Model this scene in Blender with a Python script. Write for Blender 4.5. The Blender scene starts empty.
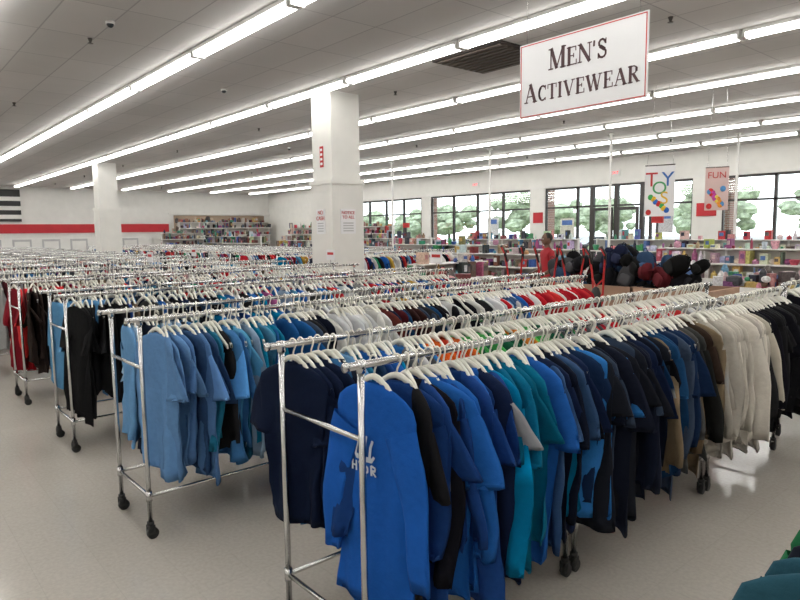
import bpy, math, numpy as np
from mathutils import Matrix, Vector
rng = np.random.default_rng(7)
scene = bpy.context.scene
PI = math.pi

# ------------------------------------------------------------------ materials
def nmat(name, col, rough=0.6, metal=0.0, var=0.06, scale=3.0, bump=0.0, spec=0.5):
    m = bpy.data.materials.new(name); m.use_nodes = True
    nt = m.node_tree; b = nt.nodes['Principled BSDF']
    b.inputs['Roughness'].default_value = rough
    b.inputs['Metallic'].default_value = metal
    b.inputs['Specular IOR Level'].default_value = spec
    tc = nt.nodes.new('ShaderNodeTexCoord')
    n = nt.nodes.new('ShaderNodeTexNoise'); n.inputs['Scale'].default_value = scale
    nt.links.new(tc.outputs['Object'], n.inputs['Vector'])
    r = nt.nodes.new('ShaderNodeValToRGB')
    r.color_ramp.elements[0].position = 0.3; r.color_ramp.elements[1].position = 0.7
    r.color_ramp.elements[0].color = tuple(max(0, c*(1-var)) for c in col)+(1,)
    r.color_ramp.elements[1].color = tuple(min(1, c*(1+var)) for c in col)+(1,)
    nt.links.new(n.outputs['Fac'], r.inputs['Fac'])
    nt.links.new(r.outputs['Color'], b.inputs['Base Color'])
    if bump:
        bp = nt.nodes.new('ShaderNodeBump'); bp.inputs['Strength'].default_value = bump
        nt.links.new(n.outputs['Fac'], bp.inputs['Height']); nt.links.new(bp.outputs['Normal'], b.inputs['Normal'])
    return m

def attr_mat(name, rough, scale=60, bump=0.15, spec=0.5, lo=.8, hi=1.15):
    m = bpy.data.materials.new(name); m.use_nodes = True
    nt = m.node_tree; b = nt.nodes['Principled BSDF']
    b.inputs['Roughness'].default_value = rough
    b.inputs['Specular IOR Level'].default_value = spec
    a = nt.nodes.new('ShaderNodeAttribute'); a.attribute_name = 'Col'
    tc = nt.nodes.new('ShaderNodeTexCoord')
    n = nt.nodes.new('ShaderNodeTexNoise'); n.inputs['Scale'].default_value = scale; n.inputs['Detail'].default_value = 4
    nt.links.new(tc.outputs['Object'], n.inputs['Vector'])
    mp = nt.nodes.new('ShaderNodeMapRange')
    mp.inputs['To Min'].default_value = lo; mp.inputs['To Max'].default_value = hi
    nt.links.new(n.outputs['Fac'], mp.inputs['Value'])
    mx = nt.nodes.new('ShaderNodeVectorMath'); mx.operation = 'SCALE'
    nt.links.new(a.outputs['Color'], mx.inputs[0]); nt.links.new(mp.outputs['Result'], mx.inputs['Scale'])
    nt.links.new(mx.outputs['Vector'], b.inputs['Base Color'])
    if bump:
        bp = nt.nodes.new('ShaderNodeBump'); bp.inputs['Strength'].default_value = bump; bp.inputs['Distance'].default_value = 0.02
        nt.links.new(n.outputs['Fac'], bp.inputs['Height']); nt.links.new(bp.outputs['Normal'], b.inputs['Normal'])
    return m

def emis(name, col, s):
    m = bpy.data.materials.new(name); m.use_nodes = True
    nt = m.node_tree; nt.nodes.clear()
    e = nt.nodes.new('ShaderNodeEmission'); e.inputs['Color'].default_value = col+(1,); e.inputs['Strength'].default_value = s
    o = nt.nodes.new('ShaderNodeOutputMaterial'); nt.links.new(e.outputs[0], o.inputs[0])
    return m

def brickmat(name, c1, c2, mortar, bw, rh, ms, rough, offset=0.0, swap=False, noise=0.1, nscale=0.6, roughvar=0, speck=0):
    m = bpy.data.materials.new(name); m.use_nodes = True
    nt = m.node_tree; b = nt.nodes['Principled BSDF']
    b.inputs['Roughness'].default_value = rough
    tc = nt.nodes.new('ShaderNodeTexCoord')
    br = nt.nodes.new('ShaderNodeTexBrick'); br.offset = offset
    br.inputs['Scale'].default_value = 1.0
    br.inputs['Color1'].default_value = c1+(1,); br.inputs['Color2'].default_value = c2+(1,); br.inputs['Mortar'].default_value = mortar+(1,)
    br.inputs['Brick Width'].default_value = bw; br.inputs['Row Height'].default_value = rh; br.inputs['Mortar Size'].default_value = ms
    br.inputs['Mortar Smooth'].default_value = 0.1
    if swap:
        mp = nt.nodes.new('ShaderNodeMapping'); mp.inputs['Rotation'].default_value = (PI/2, 0, 0)
        nt.links.new(tc.outputs['Object'], mp.inputs['Vector']); nt.links.new(mp.outputs['Vector'], br.inputs['Vector'])
    else:
        nt.links.new(tc.outputs['Object'], br.inputs['Vector'])
    n = nt.nodes.new('ShaderNodeTexNoise'); n.inputs['Scale'].default_value = nscale; n.inputs['Detail'].default_value = 6
    nt.links.new(tc.outputs['Object'], n.inputs['Vector'])
    mr = nt.nodes.new('ShaderNodeMapRange'); mr.inputs['To Min'].default_value = 1-noise; mr.inputs['To Max'].default_value = 1+noise
    nt.links.new(n.outputs['Fac'], mr.inputs['Value'])
    vm = nt.nodes.new('ShaderNodeVectorMath'); vm.operation = 'SCALE'
    nt.links.new(br.outputs['Color'], vm.inputs[0]); nt.links.new(mr.outputs['Result'], vm.inputs['Scale'])
    out = vm.outputs['Vector']
    if speck:
        n3 = nt.nodes.new('ShaderNodeTexNoise'); n3.inputs['Scale'].default_value = 45; n3.inputs['Detail'].default_value = 3
        nt.links.new(tc.outputs['Object'], n3.inputs['Vector'])
        m3 = nt.nodes.new('ShaderNodeMapRange'); m3.inputs['From Min'].default_value=.35; m3.inputs['From Max'].default_value=.65
        m3.inputs['To Min'].default_value = 1-speck; m3.inputs['To Max'].default_value = 1+speck
        nt.links.new(n3.outputs['Fac'], m3.inputs['Value'])
        v3 = nt.nodes.new('ShaderNodeVectorMath'); v3.operation='SCALE'
        nt.links.new(out, v3.inputs[0]); nt.links.new(m3.outputs['Result'], v3.inputs['Scale']); out=v3.outputs['Vector']
    nt.links.new(out, b.inputs['Base Color'])
    if roughvar:
        m2 = nt.nodes.new('ShaderNodeMapRange'); m2.inputs['To Min'].default_value = rough-roughvar; m2.inputs['To Max'].default_value = rough+roughvar
        nt.links.new(n.outputs['Fac'], m2.inputs['Value']); nt.links.new(m2.outputs['Result'], b.inputs['Roughness'])
    return m

M_ceiling = brickmat('ceiling_tile', (.56,.54,.52), (.51,.495,.475), (.36,.35,.34), 1.22, .61, .009, .9, noise=.12)
M_floor = brickmat('floor_vinyl', (.52,.485,.435), (.505,.47,.42), (.47,.44,.395), .305, .305, .002, .12, noise=.08, nscale=1.2, roughvar=.05, speck=.05)
M_floor.node_tree.nodes['Principled BSDF'].inputs['Specular IOR Level'].default_value = .8
M_wall = nmat('wall_paint', (.74,.73,.69), .8, var=.03)
M_wall2 = nmat('wall_paint_far', (.70,.69,.66), .8, var=.03)
M_red = nmat('red_paint', (.50,.02,.03), .6)
M_white = nmat('white_paint', (.74,.73,.70), .5, var=.03)
M_offwhite = nmat('shelf_steel', (.50,.48,.44), .5, var=.05)
M_column = nmat('column_paint', (.72,.71,.67), .55, var=.03)
M_chrome = nmat('chrome_tube', (.55,.55,.55), .2, 1.0, var=.1, scale=8)
M_black = nmat('black_rubber', (.015,.015,.015), .5)
M_darkmetal = nmat('dark_aluminium', (.045,.04,.038), .4, .3)
M_fabric = attr_mat('garment_fabric', .95, 28, .25, .12, .85, 1.12)
M_plastic = nmat('hanger_plastic', (.80,.78,.70), .35, var=.05)
M_goods = attr_mat('printed_packaging', .5, 28, 0.0, .3, .35, 1.55)
M_tube = emis('fluorescent_tube', (1.0,.985,.95), 14.0)
M_fixture = nmat('fixture_enamel', (.85,.85,.83), .4)
M_card = nmat('cardboard', (.40,.25,.17), .85, var=.12)
M_paper = nmat('sign_board', (.76,.76,.77), .5, var=.01)
M_redink = nmat('red_ink', (.50,.02,.02), .6)
M_leaf = nmat('tree_leaves', (.33,.38,.26), .9, var=.4, scale=2.5, bump=.5)  # leaf green paled, outdoor haze is put into the colour
M_bark = nmat('tree_bark', (.14,.11,.09), .9, var=.3, scale=8)
M_asphalt = nmat('asphalt', (.34,.34,.34), .9, var=.1, scale=2)
M_grass = nmat('grass', (.20,.27,.12), .95, var=.3, scale=5)
M_brick = brickmat('brick_pier', (.30,.14,.09), (.24,.11,.08), (.4,.38,.35), .22, .075, .008, .85, offset=.5, swap=True)
M_skin = nmat('skin', (.13,.065,.04), .55)
M_shirt = nmat('person_shirt_red', (.34,.012,.02), .85)
M_pants = nmat('person_trousers', (.03,.035,.05), .85)
M_hair = nmat('hair', (.01,.008,.007), .8)
M_shoe = nmat('shoe', (.02,.02,.02), .5)
M_eye = nmat('eye_white', (.7,.7,.68), .3)
M_lip = nmat('lips', (.16,.05,.045), .5)
M_greypanel = nmat('grey_panel', (.45,.45,.45), .6)
M_carpaint = attr_mat('car_paint', .25, 3, 0)
M_glassdark = nmat('dark_glass', (.02,.025,.03), .1)
gm = bpy.data.materials.new('window_glass'); gm.use_nodes = True
nt = gm.node_tree; nt.nodes.clear()
tr = nt.nodes.new('ShaderNodeBsdfTransparent'); tr.inputs[0].default_value = (.93,.96,.95,1)
gl = nt.nodes.new('ShaderNodeBsdfGlossy'); gl.inputs['Roughness'].default_value = .02
mi = nt.nodes.new('ShaderNodeMixShader'); mi.inputs[0].default_value = .06
oo = nt.nodes.new('ShaderNodeOutputMaterial')
nt.links.new(tr.outputs[0], mi.inputs[1]); nt.links.new(gl.outputs[0], mi.inputs[2]); nt.links.new(mi.outputs[0], oo.inputs[0])
M_glass = gm

# ------------------------------------------------------------------ mesh builder
class B:
    def __init__(s): s.V=[]; s.F=[]; s.M=[]; s.C=[]; s.n=0
    def add(s, V, F, mat=0, col=(.8,.8,.8)):
        V=np.asarray(V,float); F=np.asarray(F,int)
        s.V.append(V); s.F.append(F+s.n); s.M.append(np.full(len(F),mat,int))
        s.C.append(np.tile(np.array(list(col)+[1.0]),(len(V),1))); s.n+=len(V)
    def box(s,x0,x1,y0,y1,z0,z1,mat=0,col=(.8,.8,.8),rot=0.0):
        V=np.array([[x,y,z] for z in (z0,z1) for y in (y0,y1) for x in (x0,x1)],float)
        if rot:
            c=V.mean(0); d=V-c; V=d.copy(); V[:,0]=d[:,0]*math.cos(rot)-d[:,1]*math.sin(rot); V[:,1]=d[:,0]*math.sin(rot)+d[:,1]*math.cos(rot); V+=c
        F=[[0,2,3,1],[4,5,7,6],[0,1,5,4],[2,6,7,3],[0,4,6,2],[1,3,7,5]]
        s.add(V,F,mat,col)
    def loft(s,rings,mat=0,col=(.8,.8,.8),closed=True):
        R=np.asarray(rings,float); m,n=R.shape[:2]; V=R.reshape(-1,3); F=[]
        k=n if closed else n-1
        for j in range(m-1):
            for i in range(k):
                a=j*n+i; b=j*n+(i+1)%n; F.append([a,b,b+n,a+n])
        s.add(V,F,mat,col)
    def tube(s,pts,r,n=8,mat=0,col=(.8,.8,.8),cap=True):
        P=[Vector(p) for p in pts]; rs=list(r) if hasattr(r,'__len__') else [r]*len(P)
        rings=[]; up=None
        for i,p in enumerate(P):
            d=((P[min(i+1,len(P)-1)]-P[max(i-1,0)]).normalized())
            if up is None: up=Vector((0,0,1)) if abs(d.z)<.9 else Vector((1,0,0))
            a=d.cross(up).normalized(); b=a.cross(d).normalized(); up=b
            ring=[p+(a*math.cos(2*PI*k/n)+b*math.sin(2*PI*k/n))*rs[i] for k in range(n)]
            if cap and i==0: rings.append([p+(q-p)*.02 for q in ring])
            rings.append(ring)
            if cap and i==len(P)-1: rings.append([p+(q-p)*.02 for q in ring])
        s.loft([[list(q) for q in rg] for rg in rings],mat,col)
    def ell(s,c,r,n=12,m=8,mat=0,col=(.8,.8,.8),ex=1.0,noise=0.0,fn=None):
        c=np.array(c); rings=[]
        for j in range(m+1):
            ph=-PI/2+PI*j/m; ring=[]
            for i in range(n):
                th=2*PI*i/n
                f=lambda v: math.copysign(abs(v)**ex,v)
                p=np.array([f(math.cos(ph))*f(math.cos(th)),f(math.cos(ph))*f(math.sin(th)),f(math.sin(ph))])
                if noise: p=p*(1+noise*(rng.random()-.5)*2)
                if fn: p=fn(p)
                ring.append(c+p*np.array(r))
            rings.append(ring)
        s.loft(rings,mat,col)
    def obj(s,name,mats,smooth=True,parent=None,col=True):
        me=bpy.data.meshes.new(name)
        V=np.concatenate(s.V); F=np.concatenate(s.F)
        me.from_pydata(V.tolist() if len(V)<50 else V, [], F)
        me.polygons.foreach_set('material_index',np.concatenate(s.M).astype(np.int32))
        if smooth is True: me.polygons.foreach_set('use_smooth',np.ones(len(F),bool))
        if col:
            a=me.attributes.new('Col','FLOAT_COLOR','POINT'); a.data.foreach_set('color',np.concatenate(s.C).astype(np.float32).ravel())
        for m in mats: me.materials.append(m)
        me.update(); me.validate()
        o=bpy.data.objects.new(name,me); scene.collection.objects.link(o)
        if parent: o.parent=parent
        return o
def boxobj(name,args,mat,parent=None):
    b=B(); b.box(*args); return b.obj(name,[mat],False,parent,col=False)
def empty(name,loc=(0,0,0)):
    e=bpy.data.objects.new(name,None); e.location=loc; scene.collection.objects.link(e); return e

# ------------------------------------------------------------------ room shell
XW,XE,YS,YN,ZC=-36.0,6.0,-6.0,20.0,4.25
boxobj('floor',(XW-.2,XE+.2,YS-.2,YN+.2,-.1,0),M_floor)
boxobj('ceiling',(XW-.2,XE+.2,YS-.2,YN+.2,ZC,ZC+.15),M_ceiling)
boxobj('wall_west',(XW-.2,XW,YS-.2,YN+.2,0,ZC),M_wall2)
boxobj('wall_east',(XE,XE+.2,YS-.2,YN+.2,0,ZC),M_wall)
boxobj('wall_south',(XW,XE,YS-.2,YS,0,ZC),M_wall)
wins=[(-27.1,-21.8),(-21.2,-15.6),(-14.9,-9.3),(-8.4,-2.6),(-1.8,3.8)]
ZT=3.38; ZS=.55
b=B(); b.box(XW,XE,YN,YN+.2,ZT,ZC)
xs=[XW]+[v for w in wins for v in w]+[XE]
for i in range(0,len(xs),2): b.box(xs[i],xs[i+1],YN,YN+.2,0,ZT)
for (a,c) in wins:
    if a==-14.9:
        b.box(a,-12.9,YN,YN+.2,0,ZS); b.box(-11.0,c,YN,YN+.2,0,ZS)
    else: b.box(a,c,YN,YN+.2,0,ZS)
b.obj('wall_north',[M_wall],False,col=False)
k=0
for (a,c) in wins:
    k+=1
    f=B(); y0,y1=YN+.04,YN+.14; n=4
    f.box(a,c,y0,y1,ZT-.07,ZT); f.box(a,c,y0,y1,ZS,ZS+.06); f.box(a,c,y0,y1,2.62,2.68)
    for i in range(n+1):
        x=a+(c-a)*i/n
        if a==-14.9 and i==2: continue
        f.box(x-.04,x+.04,y0,y1,ZS,ZT)
    if a==-14.9:
        for x in (-12.9,-11.95,-11.0): f.box(x-.07,x+.07,y0-.02,y1+.02,0,ZT)
    w=f.obj('window_%d'%k,[M_darkmetal],False,col=False)
    g=B(); g.box(a,c,YN+.085,YN+.095,ZS,ZT); g.obj('glass',[M_glass],False,w,col=False)
d=B()
for (x0,x1) in ((-12.82,-12.03),(-11.87,-11.08)):
    d.box(x0,x0+.09,YN-.04,YN+.015,0.02,2.58); d.box(x1-.09,x1,YN-.04,YN+.015,0.02,2.58)
    d.box(x0+.09,x1-.09,YN-.04,YN+.015,2.48,2.58); d.box(x0+.09,x1-.09,YN-.04,YN+.015,0.02,.25); d.box(x0+.09,x1-.09,YN-.06,YN-.02,1.0,1.06)
d.obj('door_1',[M_darkmetal],False,col=False)
boxobj('trim_1',(XW,XW+.05,1.5,13.6,1.98,2.42),M_red)
boxobj('trim_2',(XW,XE,YN-.03,YN,3.40,3.46),M_white)
boxobj('trim_3',(XW+.05,XW+.12,13.6,20,2.95,3.03),M_white)
boxobj('baseboard_west',(XW,XW+.03,YS,YN,0,.12),M_darkmetal)
b=B()
for i in range(0,len(xs),2): b.box(xs[i],xs[i+1],YN-.02,YN,0,.12)
b.obj('baseboard_north',[M_darkmetal],False,col=False)
b=B(); b.box(XW,XW+.08,3.2,6.35,2.55,4.1,0)
for z in (2.68,3.1,3.55): b.box(XW+.08,XW+.1,3.2,6.35,z,z+.2,1)
b.obj('striped_wall_panel',[M_black,M_white],False,col=False)

# ------------------------------------------------------------------ lights
rows=[3.63+2.44*i for i in range(-3,7)]
for ry in rows:
    b=B(); x=XW+.9; zt=ZC-.002
    while x<XE-2.6:
        b.box(x,x+2.40,ry-.085,ry+.085,ZC-.045,zt,0)
        for dy in (-.045,.045):
            b.tube([(x+.03,ry+dy,ZC-.075),(x+2.37,ry+dy,ZC-.075)],.028,6,1)
        b.box(x,x+.03,ry-.085,ry+.085,ZC-.105,ZC-.045,0); b.box(x+2.37,x+2.40,ry-.085,ry+.085,ZC-.105,ZC-.045,0)
        x+=2.44
    b.obj('fluorescent_light_row',[M_fixture,M_tube],False,col=False)
b=B(); b.box(-6.75,-5.5,6.42,7.5,ZC-.03,ZC-.002,0)
for i in range(9): b.box(-6.7,-5.55,6.47+i*.113,6.52+i*.113,ZC-.05,ZC-.03,1)
b.obj('air_return_vent',[nmat('vent_dark',(.03,.022,.018),.8),nmat('vent_slat',(.09,.07,.055),.6)],False,col=False)
b=B()
for x in np.arange(-33,4,4.88):
    for y in (2.4,7.3,12.2,17.1):
        b.tube([(x,y,ZC-.002),(x,y,ZC-.05),(x,y,ZC-.06),(x,y,ZC-.065)],[.03,.012,.035,.03],10)
b.obj('sprinkler_heads',[nmat('sprinkler_metal',(.12,.11,.1),.4,.5)],True,col=False)
for (x,y) in ((-10.2,4.9),(-7.8,2.4),(-16,9.6)):
    b=B(); b.tube([(x,y,ZC-.002),(x,y,ZC-.03)],.05,14,0); b.ell((x,y,ZC-.03),(.04,.04,.04),14,8,1)
    b.obj('dome_security_camera',[M_white,M_glassdark],True,col=False)

# ------------------------------------------------------------------ columns
def text_obj(s,size,loc,rot,mat,parent):
    c=bpy.data.curves.new('lettering','FONT'); c.body=s; c.size=size; c.align_x='CENTER'; c.extrude=.002
    o=bpy.data.objects.new('lettering',c); c.materials.append(mat); scene.collection.objects.link(o); o.location=loc; o.rotation_euler=rot; o.parent=parent
def column(cx,cy,w=.3,notice=True):
    b=B(); b.box(cx-w,cx+w,cy-w,cy+w,2.72,ZC-.001,0); w2=w+.035
    b.box(cx-w2,cx+w2,cy-w2,cy+w2,0.001,2.72,0)
    b.box(cx-w2-.02,cx+w2+.02,cy-w2-.02,cy+w2+.02,2.68,2.76,0)
    b.box(cx-w2-.02,cx+w2+.02,cy-w2-.02,cy+w2+.02,0.001,.15,0)
    o=b.obj('support_column',[M_column],False,col=False)
    if notice:
        n=B(); n.box(cx-.05,cx+.05,cy-w-.012,cy-w,2.98,3.34,1)
        for i in range(4): n.box(cx-.03,cx+.03,cy-w-.016,cy-w-.012,3.02+i*.08,3.06+i*.08,0)
        n.box(cx-.15,cx+.11,cy-w2-.012,cy-w2,1.82,2.25,0)
        n.box(cx+w2,cx+w2+.012,cy-.17,cy+.15,1.82,2.25,0)
        for i in range(4): n.box(cx-.11,cx+.07,cy-w2-.016,cy-w2-.012,1.86+i*.045,1.88+i*.045,2); n.box(cx+w2+.012,cx+w2+.016,cy-.12,cy+.1,1.86+i*.045,1.88+i*.045,2)
        p=n.obj('notice_papers',[M_paper,M_redink,M_greypanel],False,o,col=False)
        text_obj('NO\nCASH',.10,(cx-.02,cy-w2-.016,2.16),(PI/2,0,0),M_redink,p)
        text_obj('NOTICE\nTO ALL',.078,(cx+w2+.016,cy-.01,2.16),(PI/2,0,PI/2),M_redink,p)
column(-9.48,6.64); column(-23.1,6.64,notice=False); column(4.1,6.64,notice=False)
for (x,y) in ((-17.2,14.4),(-12.8,14.5),(-21.0,14.4),(-9.0,14.8),(-7.0,17.5)):
    b=B(); b.box(x-.025,x+.025,y-.025,y+.025,0.001,ZC-.002,0); b.box(x-.06,x+.06,y-.06,y+.06,ZC-.04,ZC-.002,0); b.box(x-.06,x+.06,y-.06,y+.06,0.001,.05,0)
    b.obj('power_pole',[M_white],False,col=False)

# ------------------------------------------------------------------ garments
def hanger_t(hi):
    b=B()
    pts=[(-.022,0,-.008)]
    for a in np.linspace(180,-20,7 if hi else 4): pts.append((.021*math.cos(math.radians(a)),0,.001+.021*math.sin(math.radians(a))))
    pts+=[(.006,0,-.035),(0,0,-.065)]
    b.tube(pts,.0042 if hi else .006,5 if hi else 3,1,cap=False)
    for sx in (-1,1):
        P=[(0,-.062),(.03,-.07),(.075,-.098),(.11,-.135),(.20,-.195)] if hi else [(0,-.062),(.075,-.1),(.20,-.2)]
        rings=[]
        for (x,z) in P:
            rings.append([(sx*x,-.006,z+.012),(sx*x,.006,z+.012),(sx*x,.006,z-.012),(sx*x,-.006,z-.012)])
        b.loft(rings,1)
    V=np.concatenate(b.V);F=np.concatenate(b.F); return V,F,0
def garment_t(r,res,L,wide,longs):
    nu,nv,ns,nr={2:(38,15,9,12),1:(20,9,5,8),0:(8,4,2,5)}[res]
    sh=[(-.100,.072,.018),(-.113,.12,.022),(-.135,.165,.022),(-.165,.205,.020),(-.21,.222,.017)]
    if res==0: sh=[sh[0],sh[2],sh[4]]
    k1=r.uniform(14,32);k2=r.uniform(34,64);p1,p2,p3,p4=r.uniform(0,6.28,4); A=r.uniform(.014,.036); lean=r.uniform(-.05,.05)
    wb=r.uniform(.74,1.0); tk=r.uniform(.010,.020)
    dg=r.uniform(-6,6)
    rows=[(z,w,t,0.0) for z,w,t in sh]
    for k in range(1,nv+1):
        s=k/nv; rows.append((-.21-s*(L-.11),.222*(1-(1-wb)*min(1,s*1.4))*(1-.03*math.sin(PI*s)),tk*(1+.5*s),s))
    rings=[]
    for (z,w,t,s) in rows:
        ring=[]
        for i in range(nu):
            th=2*PI*i/nu; c=math.cos(th);X=w*math.copysign(abs(c)**.8,c)
            sn=math.sin(th);Y=t*math.copysign(abs(sn)**.8,sn)
            e=min(1,s*1.4+.05)
            Y+=A*e*math.sin(k1*X+p1+1.6*s+dg*X*s)+.011*e*math.sin(k2*X+p2-s*3)+.008*e*math.sin(5*th+p3+5*s)+.005*e*math.sin(22*s+k1*X+p4)
            ring.append((X*wide+lean*s*s,Y,z+.02*s*math.sin(th*2+p2)+.012*s*math.sin(3*th+p4)))
        rings.append(ring)
    b=B()
    if res==2:
        last=np.array(rings[-1]); c=last.mean(0); inn=c+(last-c)*np.array([.97,.8,1])+np.array([0,0,.012]); rings.append(inn.tolist())
        f0=np.array(rings[0]); c=f0.mean(0)
        col=c+(f0-c)*np.array([.93,.85,1])+np.array([0,0,.012]); coli=c+(f0-c)*np.array([.86,.6,1])+np.array([0,0,.0])
        rings=[coli.tolist(),col.tolist()]+rings
    b.loft(rings,0); nt_=len(rings)*nu
    for sx in (-1,1):
        Ls=(r.uniform(.50,.64) if longs else r.uniform(.17,.27)); out=r.uniform(.06,.34) if not longs else r.uniform(.0,.16)
        sway=r.uniform(-.09,.09); pp=r.uniform(0,6.28)
        cx,cz=(.148,-.265) if longs else (.138,-.268); rings=[]
        h0=.090 if longs else .105;h1=r.uniform(.090,.115) if not longs else .046
        x,z=cx,cz
        for j in range(ns+1):
            s=j/ns; ang=out*(1-(1.3*s if longs else .3*s))+.26*(1-s)
            dx,dz=math.sin(ang),-math.cos(ang)
            if j>0: x+=dx*Ls/ns; z+=dz*Ls/ns
            hw=(h0+(h1-h0)*s)*(1+((.07 if longs else .025)*math.sin(9*s+pp) if j else 0)); th=(.021*(1-.2*s)*(1+.3*math.sin(11*s+pp)) if longs else .011+.005*s)
            ax,az=-dz,dx; ring=[]
            for i in range(nr):
                f=2*PI*i/nr
                yy=th*math.sin(f)+sway*s+.012*s*math.sin(3*f+pp)+(.014*math.sin(8*s+pp) if longs else .020*math.sin(2.2*math.cos(f)+pp))*s
                ring.append((sx*wide*(x+ax*hw*math.cos(f)),yy,z+az*hw*math.cos(f)))
            rings.append(ring)
        if res==2:
            last=np.array(rings[-1]);c=last.mean(0);rings.append((c+(last-c)*np.array([.96,.7,.96])+np.array([0,0,.02])).tolist())
        b.loft(rings,0)
    return np.concatenate(b.V),np.concatenate(b.F),nt_
T={}
for res,cnt in ((2,20),(1,10),(0,5)):
    for lg in (False,True):
        T[(res,lg)]=[garment_t(rng,res,rng.uniform(.68,.95),rng.uniform(.96,1.14),lg) for _ in range(cnt)]
H_={2:hanger_t(True),1:hanger_t(True),0:hanger_t(False)}
BLUE=[(.018,.11,.40),(.03,.18,.50),(.012,.05,.20),(.010,.02,.06),(.0,.17,.34),(.04,.16,.36),(.014,.018,.035),(.04,.09,.20)]
ROYAL=[(.012,.09,.38),(.018,.12,.43),(.010,.07,.30),(.012,.05,.20)]
NAVY=[(.007,.013,.035),(.010,.028,.08),(.013,.015,.022),(.010,.05,.13),(.04,.06,.10),(.006,.009,.02)]
LTBL=[(.12,.27,.48),(.05,.17,.38),(.08,.28,.46),(.015,.13,.22),(.24,.35,.48),(.010,.035,.09)]
TEAL=[(.003,.16,.28),(.003,.13,.24),(.008,.18,.29)]
KHAKI=[(.13,.09,.055),(.035,.022,.016),(.18,.135,.085),(.05,.052,.05),(.09,.09,.09)]
CREAM=[(.54,.50,.42),(.62,.58,.52),(.46,.43,.38)]
BLACK=[(.008,.008,.009),(.013,.013,.015),(.02,.02,.022),(.007,.007,.011)]
GREY=[(.16,.16,.17),(.27,.27,.27),(.07,.07,.075)]
WHITE=[(.64,.64,.64),(.56,.57,.59),(.68,.67,.64)]
GREEN=[(.02,.20,.06),(.07,.38,.09),(.26,.46,.06),(.01,.08,.04)]
ORANGE=[(.70,.13,.02),(.66,.22,.03),(.58,.05,.02)]
REDS=[(.48,.015,.025),(.38,.012,.022),(.56,.035,.035),(.22,.008,.018)]
MAR=[(.08,.01,.015),(.035,.013,.012),(.014,.012,.014),(.13,.03,.025)]
MIX=BLUE+BLACK+GREY+WHITE+REDS+KHAKI+LTBL+REDS+WHITE+[(.35,.08,.22),(.01,.18,.08),(.5,.3,.05)]
def fill(x,y0,y1,H,segs,res,sp=.046,longp=.2,name='hanging_shirts',first_yaw=None):
    b=B(); V_=[];F_=[];M_=[];C_=[];n=0; y=y0
    idx=0
    while y<y1:
        pal=segs[-1][1]; lp=longp
        for s in segs:
            if y<=s[0]:
                pal=s[1]; lp=s[2] if len(s)>2 else longp; break
        c=np.array(pal[rng.integers(len(pal))])*rng.uniform(.8,1.2)
        lg=rng.random()<lp; tl=T[(res,lg)]; GV,GF,GN=tl[rng.integers(len(tl))]
        yaw=rng.normal(0,.20)
        if first_yaw is not None and idx<2: yaw=first_yaw*(1-.5*idx)
        sc=rng.uniform(.90,1.08); x0=x+rng.normal(0,.010)
        cy,sy=math.cos(yaw),math.sin(yaw); roll=rng.normal(0,.035)
        empty_h = rng.random()<.05 and res>0 and idx>2
        cc2=np.tile(np.append(c,1.0),(len(GV),1))
        if rng.random()<.13 and max(c)<.5 and idx>1:
            c2=[np.array((.35,.36,.38)),c*.35,c*1.8][rng.integers(3)]; cc2[GN:,:3]=c2
        elif rng.random()<.12 and max(c)<.5 and idx>1:
            zc=-.36-rng.random()*.1; msk=(GV[:,2]<zc)&(GV[:,2]>zc-.09); cc2[msk,:3]=[np.array((.4,.41,.43)),c*2.2][rng.integers(2)]
        for (VV,FF,mm,cc,s_) in ([] if empty_h else [(GV,GF,0,cc2,sc)])+[(H_[res][0],H_[res][1],1,None,1.0)]:
            W=VV*np.array([s_,1,1]) if mm==0 else VV.copy()
            W=np.stack([W[:,0]+roll*W[:,2],W[:,1],W[:,2]],1)
            if mm==0: W[:,2]=-.100+(W[:,2]+.100)*s_
            R=np.stack([W[:,0]*cy-W[:,1]*sy+x0,W[:,0]*sy+W[:,1]*cy+y,W[:,2]+H],1)
            if cc is None: cc=np.full((len(R),4),.8)
            V_.append(R);F_.append(FF+n);n+=len(R);M_.append(np.full(len(FF),mm));C_.append(cc)
        y+=sp*rng.uniform(.5,1.5)*(1.9 if rng.random()<.08 else 1); idx+=1
    b.V=V_;b.F=F_;b.M=M_;b.C=C_;b.n=n
    return b.obj(name,[M_fabric,M_plastic])

def rack(xf,xb,y0,y1,H=1.35):
    b=B()
    for x in (xf,xb):
        b.tube([(x,y0-.07,H),(x,y1+.07,H)],.0155,10,0)
        for e in (y0-.07,y1+.07): b.tube([(x,e-.008,H),(x,e+.008,H)],.019,10,0)
        b.tube([(x,y0,.27),(x,y1,.27)],.011,8,0)
        for y in (y0,y1):
            b.tube([(x,y,.10),(x,y,H)],.014,10,0)
            b.tube([(x,y,.24),(x,y,.30)],.019,10,0)
            b.tube([(x,y,H-.03),(x,y,H+.018)],.02,10,0)
            b.tube([(x,y,.085),(x,y,.11)],.022,10,1)
            for s in (-1,1): b.box(x+s*.017-.002,x+s*.017+.002,y-.022,y+.022,.03,.09,1)
            b.tube([(x-.013,y+.01,.035),(x+.013,y+.01,.035)],.035,16,1)
    for y in (y0,y1):
        for z in (1.06,.27): b.tube([(xb,y,z),(xf,y,z)],.011,8,0)
    return b.obj('clothing_rack',[M_chrome,M_black],True,col=False)

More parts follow.
